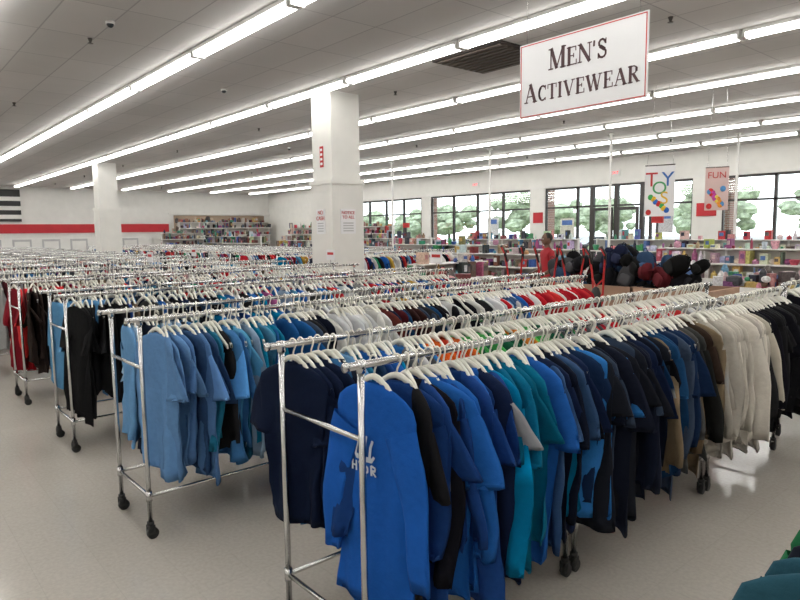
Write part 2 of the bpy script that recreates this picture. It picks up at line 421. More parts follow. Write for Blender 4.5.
Hh=1.35
for (a,c) in ((1.415,2.75),(2.83,4.35),(4.43,5.67)): rack(-1.89,-2.48,a,c)
fill(-1.89,1.585,5.62,Hh,[(1.63,ROYAL,1),(1.68,BLACK,.5),(1.86,ROYAL+GREY[2:],.5),(1.98,BLUE,.2),(2.12,BLUE+ROYAL,.2),(2.24,TEAL,0),(2.42,TEAL+BLUE,.1),(2.85,BLUE+NAVY+LTBL[:2],.2),(3.4,NAVY+NAVY+BLUE,.4),(3.7,NAVY+KHAKI,.6),(4.05,KHAKI,.7),(4.8,CREAM,1),(9,BLACK,.8)],2,.038)
fill(-2.48,1.48,5.60,Hh,[(1.66,[(.006,.012,.035)],.5),(2.0,LTBL+BLUE),(2.25,GREY+WHITE+BLUE),(2.5,ORANGE),(2.85,GREEN),(3.1,ORANGE+GREEN),(3.5,GREEN+GREY),(4.0,REDS+GREY),(4.8,REDS+WHITE),(9,GREY+WHITE)],2,.038,first_yaw=.25)
rack(-1.45,-2.0,6.1,7.9)
fill(-1.45,6.15,7.85,Hh,[(9,BLACK+KHAKI,.8)],1,.05)
fill(-2.0,6.15,7.85,Hh,[(9,BLACK+GREY,.6)],1,.05)
rack(.26,-.27,1.30,2.9,1.27)
fill(-.27,1.40,2.85,1.27,[(1.46,[(.02,.07,.10)],0),(1.6,[(.01,.012,.02)],0),(1.8,[(.02,.16,.06)]),(9,NAVY)],2,.085)
for (a,c) in ((1.24,3.45),(3.53,5.78)): rack(-3.82,-4.37,a,c)
fill(-3.82,1.34,5.75,Hh,[(1.42,[(.10,.21,.40)],0),(1.62,[(.03,.07,.16),(.09,.20,.42)],0),(1.8,LTBL+BLACK),(2.1,LTBL+TEAL),(2.3,[(.014,.11,.30),(.012,.09,.27)],.5),(2.5,BLACK+NAVY),(3.0,WHITE),(3.6,BLACK+NAVY+MAR),(4.2,GREEN+BLACK+WHITE),(4.7,WHITE+BLUE+REDS),(9,REDS+WHITE+REDS)],2,.040)
fill(-4.37,1.34,5.75,Hh,[(1.9,NAVY+LTBL),(2.6,BLUE),(3.4,WHITE+GREY),(9,MIX)],1,.046)
for (a,c) in ((1.30,3.5),(3.58,5.8)): rack(-5.83,-6.38,a,c)
fill(-5.83,1.38,5.75,Hh,[(1.8,[(.008,.008,.009)],0),(2.2,KHAKI+BLUE),(3.0,BLUE+BLACK+WHITE),(4.2,MIX),(9,REDS+MIX)],1,.048,first_yaw=.2)
fill(-6.38,1.36,5.75,Hh,[(1.75,[(.08,.24,.48),(.10,.28,.50)],0),(2.4,LTBL+BLUE),(9,MIX)],1,.05)
for (a,c) in ((1.31,3.5),(3.58,5.8)): rack(-7.86,-8.41,a,c)
fill(-7.86,1.40,5.75,Hh,[(1.7,[(.022,.014,.012)],0),(2.2,MAR+BLACK),(9,MIX)],1,.055)
fill(-8.41,1.36,5.75,Hh,[(1.9,MAR+REDS,0),(9,MIX)],1,.055)
for i in range(12):
    x=-9.86-2*i
    rack(x,x-.55,1.3,5.8)
    fill(x,1.4,5.75,Hh,[(2.2,[MAR,BLUE,REDS,BLACK][i%4]+GREY),(9,MIX)],0,.06)
    fill(x-.55,1.4,5.75,Hh,[(9,MIX)],0,.065)
for i in range(10):
    x=-11.9-2*i
    rack(x,x-.55,7.9,12.0)
    fill(x,8.0,11.95,Hh,[(9,MIX),(20,MIX+WHITE)],0,.06)
    if i%2==0: fill(x-.55,8.0,11.95,Hh,[(20,MIX+REDS)],0,.07)

# ---- nearest shirt, with small printed graphic
def stroke(b,pts,w,tf,mat=0):
    for i in range(len(pts)-1):
        a=np.array(pts[i],float);c=np.array(pts[i+1],float);d=c-a;l=np.linalg.norm(d)
        if l==0: continue
        d/=l;nn=np.array([-d[1],d[0]])*w/2;e=d*w*.15
        q=[a-e+nn,a-e-nn,c+e-nn,c+e+nn]
        b.add([tf(*p) for p in q],[[0,1,2,3]],mat)
def hero():
    e=empty('graphic_tshirt',(0,0,0))
    r2=np.random.default_rng(11); b=B()
    V,F,GN=garment_t(r2,2,.93,1.02,True)
    V=V.copy(); V[:GN,1]*=.7; V[GN:,1]=V[GN:,1]*.8-.01
    b.add(V,F,0,(.012,.095,.40)); V2,F2,_=H_[2]; b.add(V2,F2,1)
    b.obj('shirt',[M_fabric,M_plastic],True,e)
    front=V[:GN]
    def surf(x,z):
        w=np.exp(-(((front[:,0]-x)/.022)**2+((front[:,2]-z)/.045)**2))
        f=front[:,1]<np.sum(w*front[:,1])/max(w.sum(),1e-6)
        wf=w*f; return float(np.sum(wf*front[:,1])/max(wf.sum(),1e-6))-.008
    def tf(u,v): x=-.045+(u-.5)*.15; z=-.46+v*.14; return (x,surf(x,z),z)
    p=B()
    for pts,w in [([(.15,.5),(.22,.8),(.3,1)],.08),([(.35,.55),(.42,.85),(.45,1.1)],.08),([(.55,.55),(.58,.9),(.62,1.1)],.08),([(.75,.5),(.78,.8),(.85,1.0)],.08),
                  ([(.1,.55),(.2,.40),(.8,.40),(.9,.55)],.08),([(.2,.46),(.8,.46)],.1),
                  ([(.03,.0),(.03,.28)],.06),([(.18,.0),(.18,.28)],.06),([(.03,.14),(.18,.14)],.05),([(.28,.28),(.36,.14),(.44,.28)],.06),([(.36,.14),(.36,0)],.06),
                  ([(.54,0),(.54,.28),(.68,.2),(.68,.08),(.54,0)],.06),([(.8,0),(.8,.28),(.94,.24),(.92,.15),(.8,.14),(.95,0)],.06)]:
        q=[]
        for i in range(len(pts)-1):
            for s in np.linspace(0,1,5)[:-1]: q.append((pts[i][0]+(pts[i+1][0]-pts[i][0])*s,pts[i][1]+(pts[i+1][1]-pts[i][1])*s))
        q.append(pts[-1]); stroke(p,q,w,tf)
    p.obj('print',[nmat('faded_print',(.50,.57,.66),.8)],False,e,col=False)
    e.location=(-1.925,1.505,Hh); e.rotation_euler=(0,0,.08)
hero()

# ------------------------------------------------------------------ hanging sign
Tt,th=.15,.055
def vs(x,w,y0=0,y1=1): return ([(x,y0),(x,y1)],w)
def hs(x0,x1,y,w=.05): return ([(x0,y),(x1,y)],w)
def arc(cx,cy,rx,ry,a0,a1,n=14): return [(cx+rx*math.cos(math.radians(a0+(a1-a0)*i/n)),cy+ry*math.sin(math.radians(a0+(a1-a0)*i/n))) for i in range(n+1)]
L={
'M':(1.0,[vs(.14,th),vs(.84,Tt),([(.16,1),(.48,.03)],Tt*.9),([(.48,.03),(.82,1)],th),hs(.0,.27,.025),hs(.68,1.0,.025),hs(.0,.2,.975),hs(.8,1.0,.975)]),
'E':(.74,[vs(.2,Tt),hs(.05,.64,.975),hs(.2,.5,.51),hs(.05,.68,.025),([(.64,1),(.64,.75)],.05),([(.68,0),(.68,.27)],.05),([(.5,.4),(.5,.62)],.05)]),
'N':(.92,[vs(.14,th),([(.14,1),(.76,.0)],Tt),vs(.76,th),hs(.0,.27,.025),hs(.0,.2,.975),hs(.63,.9,.975)]),
'S':(.66,[([(.52,.76),(.46,.9),(.33,.98),(.2,.95),(.12,.84),(.13,.7),(.22,.6)],.09),([(.2,.62),(.33,.53),(.46,.43)],.15),([(.44,.45),(.54,.33),(.54,.18),(.46,.06),(.33,.02),(.18,.06),(.09,.22)],.09),([(.54,1),(.54,.72)],.05),([(.08,0),(.08,.28)],.05)]),
"'":(.25,[([(.1,1),(.08,.72)],.09)]),
'A':(.9,[([(.13,0),(.43,1)],th),([(.43,1),(.76,0)],Tt),hs(.22,.64,.34),hs(.02,.26,.025),hs(.6,.9,.025)]),
'C':(.8,[(arc(.44,.5,.32,.48,50,310),.09),(arc(.42,.5,.28,.42,120,240),.12),([(.68,1),(.68,.7)],.05),([(.68,.0),(.68,.2)],.04)]),
'T':(.8,[vs(.39,Tt),hs(.04,.74,.975),([(.05,1),(.05,.72)],.05),([(.73,1),(.73,.72)],.05),hs(.22,.56,.025)]),
'I':(.44,[vs(.2,Tt),hs(.04,.36,.025),hs(.04,.36,.975)]),
'V':(.9,[([(.14,1),(.46,.0)],Tt),([(.46,0),(.76,1)],th),hs(.0,.3,.975),hs(.64,.9,.975)]),
'W':(1.25,[([(.14,1),(.42,.0)],Tt),([(.42,0),(.64,1)],th),([(.6,1),(.86,.0)],Tt),([(.86,0),(1.1,1)],th),hs(.0,.3,.975),hs(.5,.75,.975),hs(.98,1.24,.975)]),
'R':(.84,[vs(.2,Tt),([(.05,.975),(.45,.975),(.58,.9),(.62,.76),(.56,.6),(.42,.52),(.2,.52)],.06),([(.6,.86),(.6,.66)],.12),([(.38,.52),(.7,.02)],Tt*.9),hs(.05,.36,.025),hs(.62,.84,.025)]),
}
def text_w(s,h0,h1): return sum(L[c][0]*(h0 if i==0 else h1)+.03*h1 for i,c in enumerate(s))
def put(b,s,cx,z,h0,h1,y,mat):
    x=cx-text_w(s,h0,h1)/2
    for i,c in enumerate(s):
        h=h0 if i==0 else h1
        for pts,w in L[c][1]:
            stroke(b,pts,w*1.3,lambda u,v,x=x,h=h:(x+u*h,y,z+v*h),mat)
        x+=L[c][0]*h+.03*h1
sg=empty('department_sign',(-3.06,4.53,3.12))
b=B(); b.box(-.59,.59,-.006,.006,-.31,.31,0)
b.obj('board',[M_paper],False,sg,col=False)
b=B()
for (x0,x1,z0,z1) in ((-.58,.58,.293,.300),(-.58,.58,-.300,-.293),(-.58,-.573,-.3,.3),(.573,.58,-.3,.3)):
    b.box(x0,x1,-.009,-.006,z0,z1,0)
put(b,"MEN'S",-.01,.05,.168,.142,-.0095,1)
put(b,"ACTIVEWEAR",0,-.185,.152,.122,-.0095,1)
b.obj('lettering',[M_redink,nmat('sign_ink',(.085,.04,.045),.6)],False,sg,col=False)
b=B()
for x in (-.52,.52): b.tube([(x,0,.3),(x,0,ZC-3.125)],.003,5,0)
b.obj('wires',[M_chrome],True,sg,col=False)

mr_=nmat('ink_red',(.5,.03,.03),.5); mg_=nmat('ink_green',(.05,.3,.1),.5); my_=nmat('ink_yellow',(.7,.42,.03),.5); mb_=nmat('ink_blue',(.03,.13,.42),.5)
def banner(x,y,z,w,h,yaw,letters,cols,bg,nb=8):
    e=empty('toy_banner',(x,y,z)); e.rotation_euler=(0,0,yaw)
    b=B(); b.box(-w/2,w/2,-.006,.006,-h/2,h/2,0); b.tube([(-w/2,0,h/2),(w/2,0,h/2)],.012,8,1)
    b.tube([(-w/2+.03,0,h/2),(-.1,0,ZC-z-.01)],.003,4,1); b.tube([(w/2-.03,0,h/2),(.1,0,ZC-z-.01)],.003,4,1)
    for i in range(nb):
        c=cols[i%len(cols)]
        xx=-w/2+.07+(w-.14)*((i*.618)%1); zz=-h/2+.07+.3*((i*.37)%1)
        b.ell((xx,-.008,zz),(.045,.006,.05),10,6,2,c)
    b.obj('panel',[bg,M_chrome,M_goods],False,e)
    for (ch,m,dx,dz,sz) in letters: text_obj(ch,sz,(dx,-.012,dz),(PI/2,0,0),m,e)
banner(-5.45,10.5,2.48,.48,.86,.3,[('T',mr_,-.13,.08,.34),('O',mg_,.0,-.05,.30),('Y',mb_,.13,.08,.34),('S',my_,.08,-.22,.3)],[(.6,.03,.03),(.05,.4,.1),(.8,.5,.03),(.03,.15,.55)],M_paper)
banner(-4.80,11.2,2.50,.36,.72,.3,[('FUN',mr_,.0,.18,.15)],[(.6,.03,.03),(.8,.3,.03),(.5,.05,.3),(.1,.3,.6),(.8,.6,.1)],nmat('banner_pink',(.62,.45,.42),.5),14)

# ------------------------------------------------------------------ shelving with merchandise
GC=[(.45,.05,.06),(.05,.10,.34),(.60,.57,.50),(.52,.36,.12),(.06,.26,.14),(.34,.08,.22),(.50,.50,.52),(.06,.06,.07),(.14,.30,.44),(.03,.03,.05),(.24,.15,.10),(.52,.24,.24),(.12,.10,.09),(.18,.05,.05),(.65,.65,.65)]
PINK=[(.6,.24,.32),(.66,.64,.62),(.45,.06,.1),(.64,.48,.48),(.1,.18,.40),(.52,.40,.15),(.62,.62,.64),(.26,.1,.24),(.68,.67,.65),(.12,.10,.10)]
DARK=[(.05,.04,.04),(.16,.08,.06),(.30,.23,.18),(.22,.04,.05),(.08,.09,.13),(.42,.38,.33),(.02,.02,.02)]
def shelf(x,y,length,h,yaw=0,n=4,dens=.93,d=.42,cols=GC,both=True,name='store_shelf'):
    b=B(); l=length/2
    b.box(-l,l,-.02,.02,.1,h,1); b.box(-l,l,-d,d if both else .02,.001,.12,0)
    for xx in np.linspace(-l,l,max(2,int(length/1.2)+1)): b.box(xx-.02,xx+.02,-.035,.035,0.001,h+.02,0)
    g=B(); zs=[.14+(h-.3)*i/(n-.6) for i in range(n)]+[h]
    for i,z in enumerate(zs):
        top=(i==n)
        for s in ((-1,1) if both and not top else (-1,)):
            dd=d*(1 if i==0 else .82); y0,y1=(-dd,0) if s<0 else (0,dd)
            if top: y0,y1=-.2,.2
            if i: b.box(-l,l,y0,y1,z-.02,z,0)
            if i and not top: b.box(-l,l,s*dd-.006,s*dd+.006,z-.032,z+.003,0)
            hm=(zs[1]-zs[0])*.86; xx=-l+.03
            while xx<l-.12:
                w=rng.uniform(.04,.17); hh=hm*rng.uniform(.3,1.0)*(.9 if top else 1); c=cols[rng.integers(len(cols))]; c=tuple(min(.8,q*rng.uniform(.7,1.2)) for q in c)
                if rng.random()<(dens if not top else .45):
                    off=rng.uniform(.01,.09); dp=rng.uniform(.08,.24)
                    ya,yb=(y0+off,y0+off+dp) if s<0 else (y1-off-dp,y1-off)
                    kind=rng.random()
                    if kind<.5:
                        rt=rng.uniform(-.25,.25)
                        g.box(xx,xx+w,ya,yb,z+.001,z+hh,0,c,rt)
                        if w>.08:
                            c2=cols[rng.integers(len(cols))]
                            if s<0: g.box(xx+w*.2,xx+w*.8,ya-.012,ya+.02,z+hh*.4,z+hh*.8,0,c2,rt)
                            else: g.box(xx+w*.2,xx+w*.8,yb-.02,yb+.012,z+hh*.4,z+hh*.8,0,c2,rt)
                    elif kind<.75:
                        r=w*.42; yc=(y0+r+.03) if s<0 else (y1-r-.03)
                        g.tube([(xx+w/2,yc,z+.001),(xx+w/2,yc,z+hh*.6),(xx+w/2,yc,z+hh*.8),(xx+w/2,yc,z+hh)],[r,r*.95,r*.45,r*.4],8,0,c)
                    elif kind<.9:
                        r=min(w*.6,hm*.4); g.ell((xx+w/2,(ya+yb)/2,z+r*.9),(r,r*.7,r*.9),9,6,0,c,rng.uniform(.6,1.1))
                    else:
                        r=w*.6; yc=(ya+yb)/2
                        g.tube([(xx+w/2,yc,z+.001),(xx+w/2,yc,z+.03),(xx+w/2,yc,z+min(hh,.15)),(xx+w/2,yc,z+min(hh,.15)+.01)],[r*.6,r*.7,r,r*.8],9,0,c)
                xx+=w+.006
    o=b.obj(name,[M_white,M_offwhite],False,col=False); g.obj('merchandise',[M_goods],False,o)
    o.location=(x,y,0); o.rotation_euler=(0,0,yaw); return o
shelf(-4.2,13.6,5.5,1.42,0,4,cols=PINK)
shelf(-6.6,16.4,7.5,1.55,0,4,cols=PINK+GC)
shelf(1.8,13.6,5.0,1.42,0,4,cols=PINK)
shelf(-13.4,13.2,4.4,1.45,0,4)
shelf(-18.4,15.4,4.2,1.6,0,4,cols=GC+DARK)
shelf(-13.5,16.8,4.5,1.55,0,4)
shelf(-23.9,15.4,5.5,1.5,0,4,cols=GC+DARK)
shelf(-30.5,14.8,6.0,1.7,0,4,cols=GC+DARK)
shelf(-27,18.9,9,2.1,0,5,both=False,cols=DARK+GC)
shelf(-10.0,11.6,2.6,1.3,0,4,cols=DARK+GC)
shelf(-9.3,9.3,1.9,1.2,PI/2,3)
shelf(-35.2,16.7,5.6,2.5,PI/2,6,cols=DARK+GC,both=False)
shelf(-33.0,13.2,2.2,1.9,PI/2,5,cols=GC+DARK)

def dump_table(x,y,l,d,cols,n,yaw=0,h=.75):
    e=empty('dump_table',(x,y,0)); e.rotation_euler=(0,0,yaw); b=B()
    b.box(-l/2,l/2,-d/2,d/2,h-.05,h,0); b.box(-l/2,l/2,-d/2,-d/2+.02,h,h+.1,0); b.box(-l/2,l/2,d/2-.02,d/2,h,h+.1,0)
    for sx in (-1,1):
        for sy in (-1,1): b.box(sx*(l/2-.04)-.025,sx*(l/2-.04)+.025,sy*(d/2-.04)-.025,sy*(d/2-.04)+.025,.001,h-.05,0)
    b.box(-l/2+.05,l/2-.05,-d/2+.05,d/2-.05,.2,.23,0)
    b.obj('table',[M_white],False,e,col=False); g=B()
    for i in range(n):
        c=cols[rng.integers(len(cols))]; xx=rng.uniform(-l/2+.12,l/2-.12); yy=rng.uniform(-d/2+.12,d/2-.12); s=rng.uniform(.04,.13); lay=(i%3)*.09; k=rng.random()
        if k<.4: g.box(xx-s,xx+s,yy-s*.6,yy+s*.6,h+.001+lay,h+.001+lay+s*rng.uniform(.7,2.2),0,c,rng.uniform(-1.5,1.5))
        elif k<.75: g.ell((xx,yy,h+s*.8+lay),(s,s*.8,s*.75),9,6,0,c,rng.uniform(.6,1.1))
        else: g.tube([(xx,yy,h+.001+lay),(xx,yy,h+lay+s*1.6),(xx,yy,h+lay+s*2.3)],[s*.5,s*.55,s*.2],8,0,c)
    g.obj('merchandise',[M_goods],False,e)
dump_table(-7.7,7.4,1.3,.8,GC+DARK,70)
dump_table(-6.4,12.4,1.8,.8,PINK+DARK,90)
dump_table(-4.2,11.6,1.4,.8,PINK+GC,70)
dump_table(-10.6,14.9,2.0,.8,GC+DARK,90)
dump_table(-15.6,18.3,2.4,.8,GC+DARK,90)
dump_table(-32.4,10.3,.9,2.6,DARK+GC,110)
dump_table(-32.4,7.4,.9,2.4,DARK+GC,110)

b=B(); b.box(-3.0,-2.0,11.0,11.6,0.001,.75,1)
for i in range(44):
    c=[(.5,.05,.08),(.6,.3,.34),(.1,.15,.4),(.6,.45,.1),(.2,.4,.2)][i%5]
    b.ell((rng.uniform(-2.95,-2.05),rng.uniform(11.05,11.55),.82+rng.uniform(0,.28)),(.1,.1,.1),10,8,0,c)
b.obj('toy_ball_bin',[M_goods,M_card])

b=B(); b.box(XW+.02,XW+.06,13.9,19.6,1.2,2.9,0)
for i in range(110):
    y=rng.uniform(14.0,19.5); z=rng.uniform(1.9,2.85); c=[(.30,.14,.09),(.5,.4,.3),(.06,.045,.045),(.40,.04,.05),(.6,.55,.5),(.15,.10,.08)][i%6]
    b.tube([(XW+.06,y,z),(XW+.2,y,z)],.01,5,1)
    b.ell((XW+.18,y,z-.2),(.08,rng.uniform(.09,.17),rng.uniform(.12,.24)),8,6,2,c,.7)
    b.tube([(XW+.18,y-.06,z-.1),(XW+.18,y,z+.02),(XW+.18,y+.06,z-.1)],.008,5,2,c)
b.obj('handbag_wall_display',[nmat('slatwall',(.40,.30,.22),.7),M_chrome,M_goods],True)

b=B(); fx=-34.0
b.box(fx-.05,fx,1.5,12.0,0.001,1.75,0)
for i in range(8):
    y=1.9+i*1.22
    b.box(fx,fx+.03,y,y+.78,.2,1.68,1); b.box(fx+.03,fx+.04,y+.08,y+.7,.3,1.58,0); b.ell((fx+.06,y+.68,1.0),(.03,.02,.02),8,6,2)
b.box(fx-1.9,fx,11.95,12.0,0.001,1.75,0); b.box(fx-1.9,fx,1.5,1.55,0.001,1.75,0)
b.obj('fitting_room_partition',[M_white,M_greypanel,M_chrome],False,col=False)
EX=emis('exit_red',(1,.05,.03),1.5)
def exit_sign(x,y,z):
    e=empty('exit_sign',(x,y,z)); b=B(); b.box(-.17,.17,-.05,0,-.11,.11,0); b.box(-.15,.15,-.055,-.05,-.09,.09,1)
    b.obj('housing',[M_white,M_paper],False,e,col=False); text_obj('EXIT',.14,(0,-.058,-.05),(PI/2,0,0),EX,e)
exit_sign(-11.95,19.98,3.75); exit_sign(-18.4,19.98,3.75)
b=B(); b.box(-15.42,-14.98,YN-.03,YN-.001,2.1,2.5,0); b.obj('red_wall_poster',[M_red],False,col=False)
b=B(); b.box(-9.15,-8.55,YN-.03,YN-.001,2.2,2.6,0); b.obj('red_wall_poster',[M_red],False,col=False)
for (x,z,c) in ((-5.1,2.1,(.7,.7,.68)),(-3.8,2.0,(.65,.1,.1)),(-13.9,1.9,(.7,.7,.6)),(-17.5,2.0,(.65,.68,.7)),(-10.2,2.05,(.6,.6,.62))):
    b=B(); b.box(x-.3,x+.3,YN+.01,YN+.03,z-.35,z+.35,0,c); b.box(x-.22,x+.22,YN+.005,YN+.01,z+.1,z+.28,0,(.1,.2,.5)); b.obj('window_poster',[M_goods],False)

for (x,y) in ((-19.5,17.8),(-22.4,17.3),(-8.6,18.2)):
    e=empty('checkout_counter',(x,y,0)); b=B()
    b.box(-.9,.9,-.35,.35,.08,.88,0); b.box(-.95,.95,-.4,.4,.88,.93,1); b.box(-.85,.85,-.3,.3,0.001,.08,1)
    b.box(.3,.7,-.2,.2,.93,1.03,1); b.box(.47,.53,-.03,.03,1.03,1.2,1); b.box(.3,.7,-.06,-.02,1.18,1.48,1); b.box(-.9,-.86,-.02,.02,.93,2.1,1); b.box(-1.05,-.7,-.04,.04,2.0,2.2,2)
    b.obj('counter',[M_white,M_darkmetal,M_redink],False,e,col=False)

# ------------------------------------------------------------------ bins & backpacks
def bin_(x,y,w,d,h):
    b=B(); t=.02
    b.box(x-w/2,x+w/2,y-d/2,y-d/2+t,.001,h); b.box(x-w/2,x+w/2,y+d/2-t,y+d/2,.001,h)
    b.box(x-w/2,x-w/2+t,y-d/2+t,y+d/2-t,.001,h); b.box(x+w/2-t,x+w/2,y-d/2+t,y+d/2-t,.001,h); b.box(x-w/2+t,x+w/2-t,y-d/2+t,y+d/2-t,.001,.4)
    b.box(x-w/2-.015,x+w/2+.015,y-d/2-.015,y-d/2,h-.14,h,); b.box(x+w/2,x+w/2+.015,y-d/2-.015,y+d/2,h-.14,h)
    b.obj('cardboard_bin',[M_card],False,col=False)
for x in (-5.85,-4.85,-3.85): bin_(x,8.2,.94,.9,1.08)
def backpack(b,c,s,yaw,col,tl):
    bb=B()
    def fn(p): return p*np.array([1-.18*max(0,p[2]),1,1])
    bb.ell((0,0,0),(.17*s,.11*s,.24*s),12,8,0,col,.65,fn=fn)
    bb.ell((0,-.11*s,-.08*s),(.12*s,.05*s,.11*s),10,6,0,tuple(q*1.6+.008 for q in col),.6)
    for sx in (-1,1): bb.tube([(sx*.07*s,.09*s,.2*s),(sx*.09*s,.17*s,.1*s),(sx*.1*s,.16*s,-.1*s),(sx*.12*s,.08*s,-.2*s)],.016*s,6,0,col)
    bb.tube([(-.04*s,.05*s,.23*s),(-.03*s,.05*s,.29*s),(.03*s,.05*s,.29*s),(.04*s,.05*s,.23*s)],.01*s,6,0,col)
    V=np.concatenate(bb.V); c_,s_=math.cos(yaw),math.sin(yaw); ct,st=math.cos(tl),math.sin(tl)
    V=np.stack([V[:,0]*ct-V[:,2]*st,V[:,1],V[:,0]*st+V[:,2]*ct],1)
    V=np.stack([V[:,0]*c_-V[:,1]*s_+c[0],V[:,0]*s_+V[:,1]*c_+c[1],V[:,2]+c[2]],1)
    b.V.append(V)
    for F in bb.F: b.F.append(F+b.n)
    b.M+=bb.M; b.C+=bb.C; b.n+=len(V)
b=B()
for i in range(76):
    x=rng.uniform(-5.9,-3.6); lay=i%4
    c=[(.007,.007,.008),(.012,.012,.015),(.012,.016,.04),(.05,.05,.055),(.007,.007,.007),(.01,.01,.012),(.09,.012,.016),(.03,.06,.12)][rng.integers(8)]
    backpack(b,(x,8.2+rng.uniform(-.24,.24),1.10+.13*lay+rng.uniform(-.04,.06)-.18*abs(math.sin(x*2.6))),rng.uniform(.5,.8),rng.uniform(-1.6,1.6),c,rng.uniform(-1.4,1.4))
b.obj('pile_of_backpacks',[M_fabric])
for (x,y,yaw) in ((-5.0,7.35,.3),(-4.65,7.4,-.3),(-5.5,7.45,.4),(-6.05,7.4,.2)):
    e=empty('folded_stroller',(x,y,0)); e.rotation_euler=(0,0,yaw); b=B()
    for sx in (-1,1):
        b.tube([(sx*.10,0,.08),(sx*.06,.02,.6),(sx*.11,.0,1.25),(sx*.15,-.02,1.50),(sx*.16,-.1,1.6)],.013,8,0)
        b.tube([(sx*.125,.0,1.38),(sx*.15,-.02,1.52),(sx*.165,-.1,1.62)],.02,8,1)
        b.tube([(sx*.07,-.12,.08),(sx*.03,-.05,.6),(sx*.08,0,1.0)],.011,8,0)
        for yy in (0,-.12):
            b.tube([(sx*.10-.025,yy,.062),(sx*.10+.025,yy,.062)],.06,14,1)
    b.tube([(-.11,0,1.2),(0,-.03,1.1),(.11,0,1.2)],.011,8,0)
    b.ell((0,-.03,.68),(.09,.08,.42),12,8,1,ex=.8)
    b.obj('frame',[M_redink,M_black],True,e,col=False)
for (x,y,z,c) in ((-6.1,5.85,1.42,0),(-10.1,3.5,1.42,0),(-12.0,5.0,1.42,0),(-8.2,5.6,1.42,1)):
    e=empty('rack_topper_sign',(x,y,z)); b=B(); b.box(-.11,.11,-.004,.004,0,.16,0); b.box(-.08,.08,-.007,-.004,.08,.12,1); b.tube([(0,0,-.075),(0,0,.01)],.006,6,2)
    b.obj('card',[M_paper,M_redink,M_chrome],False,e,col=False)

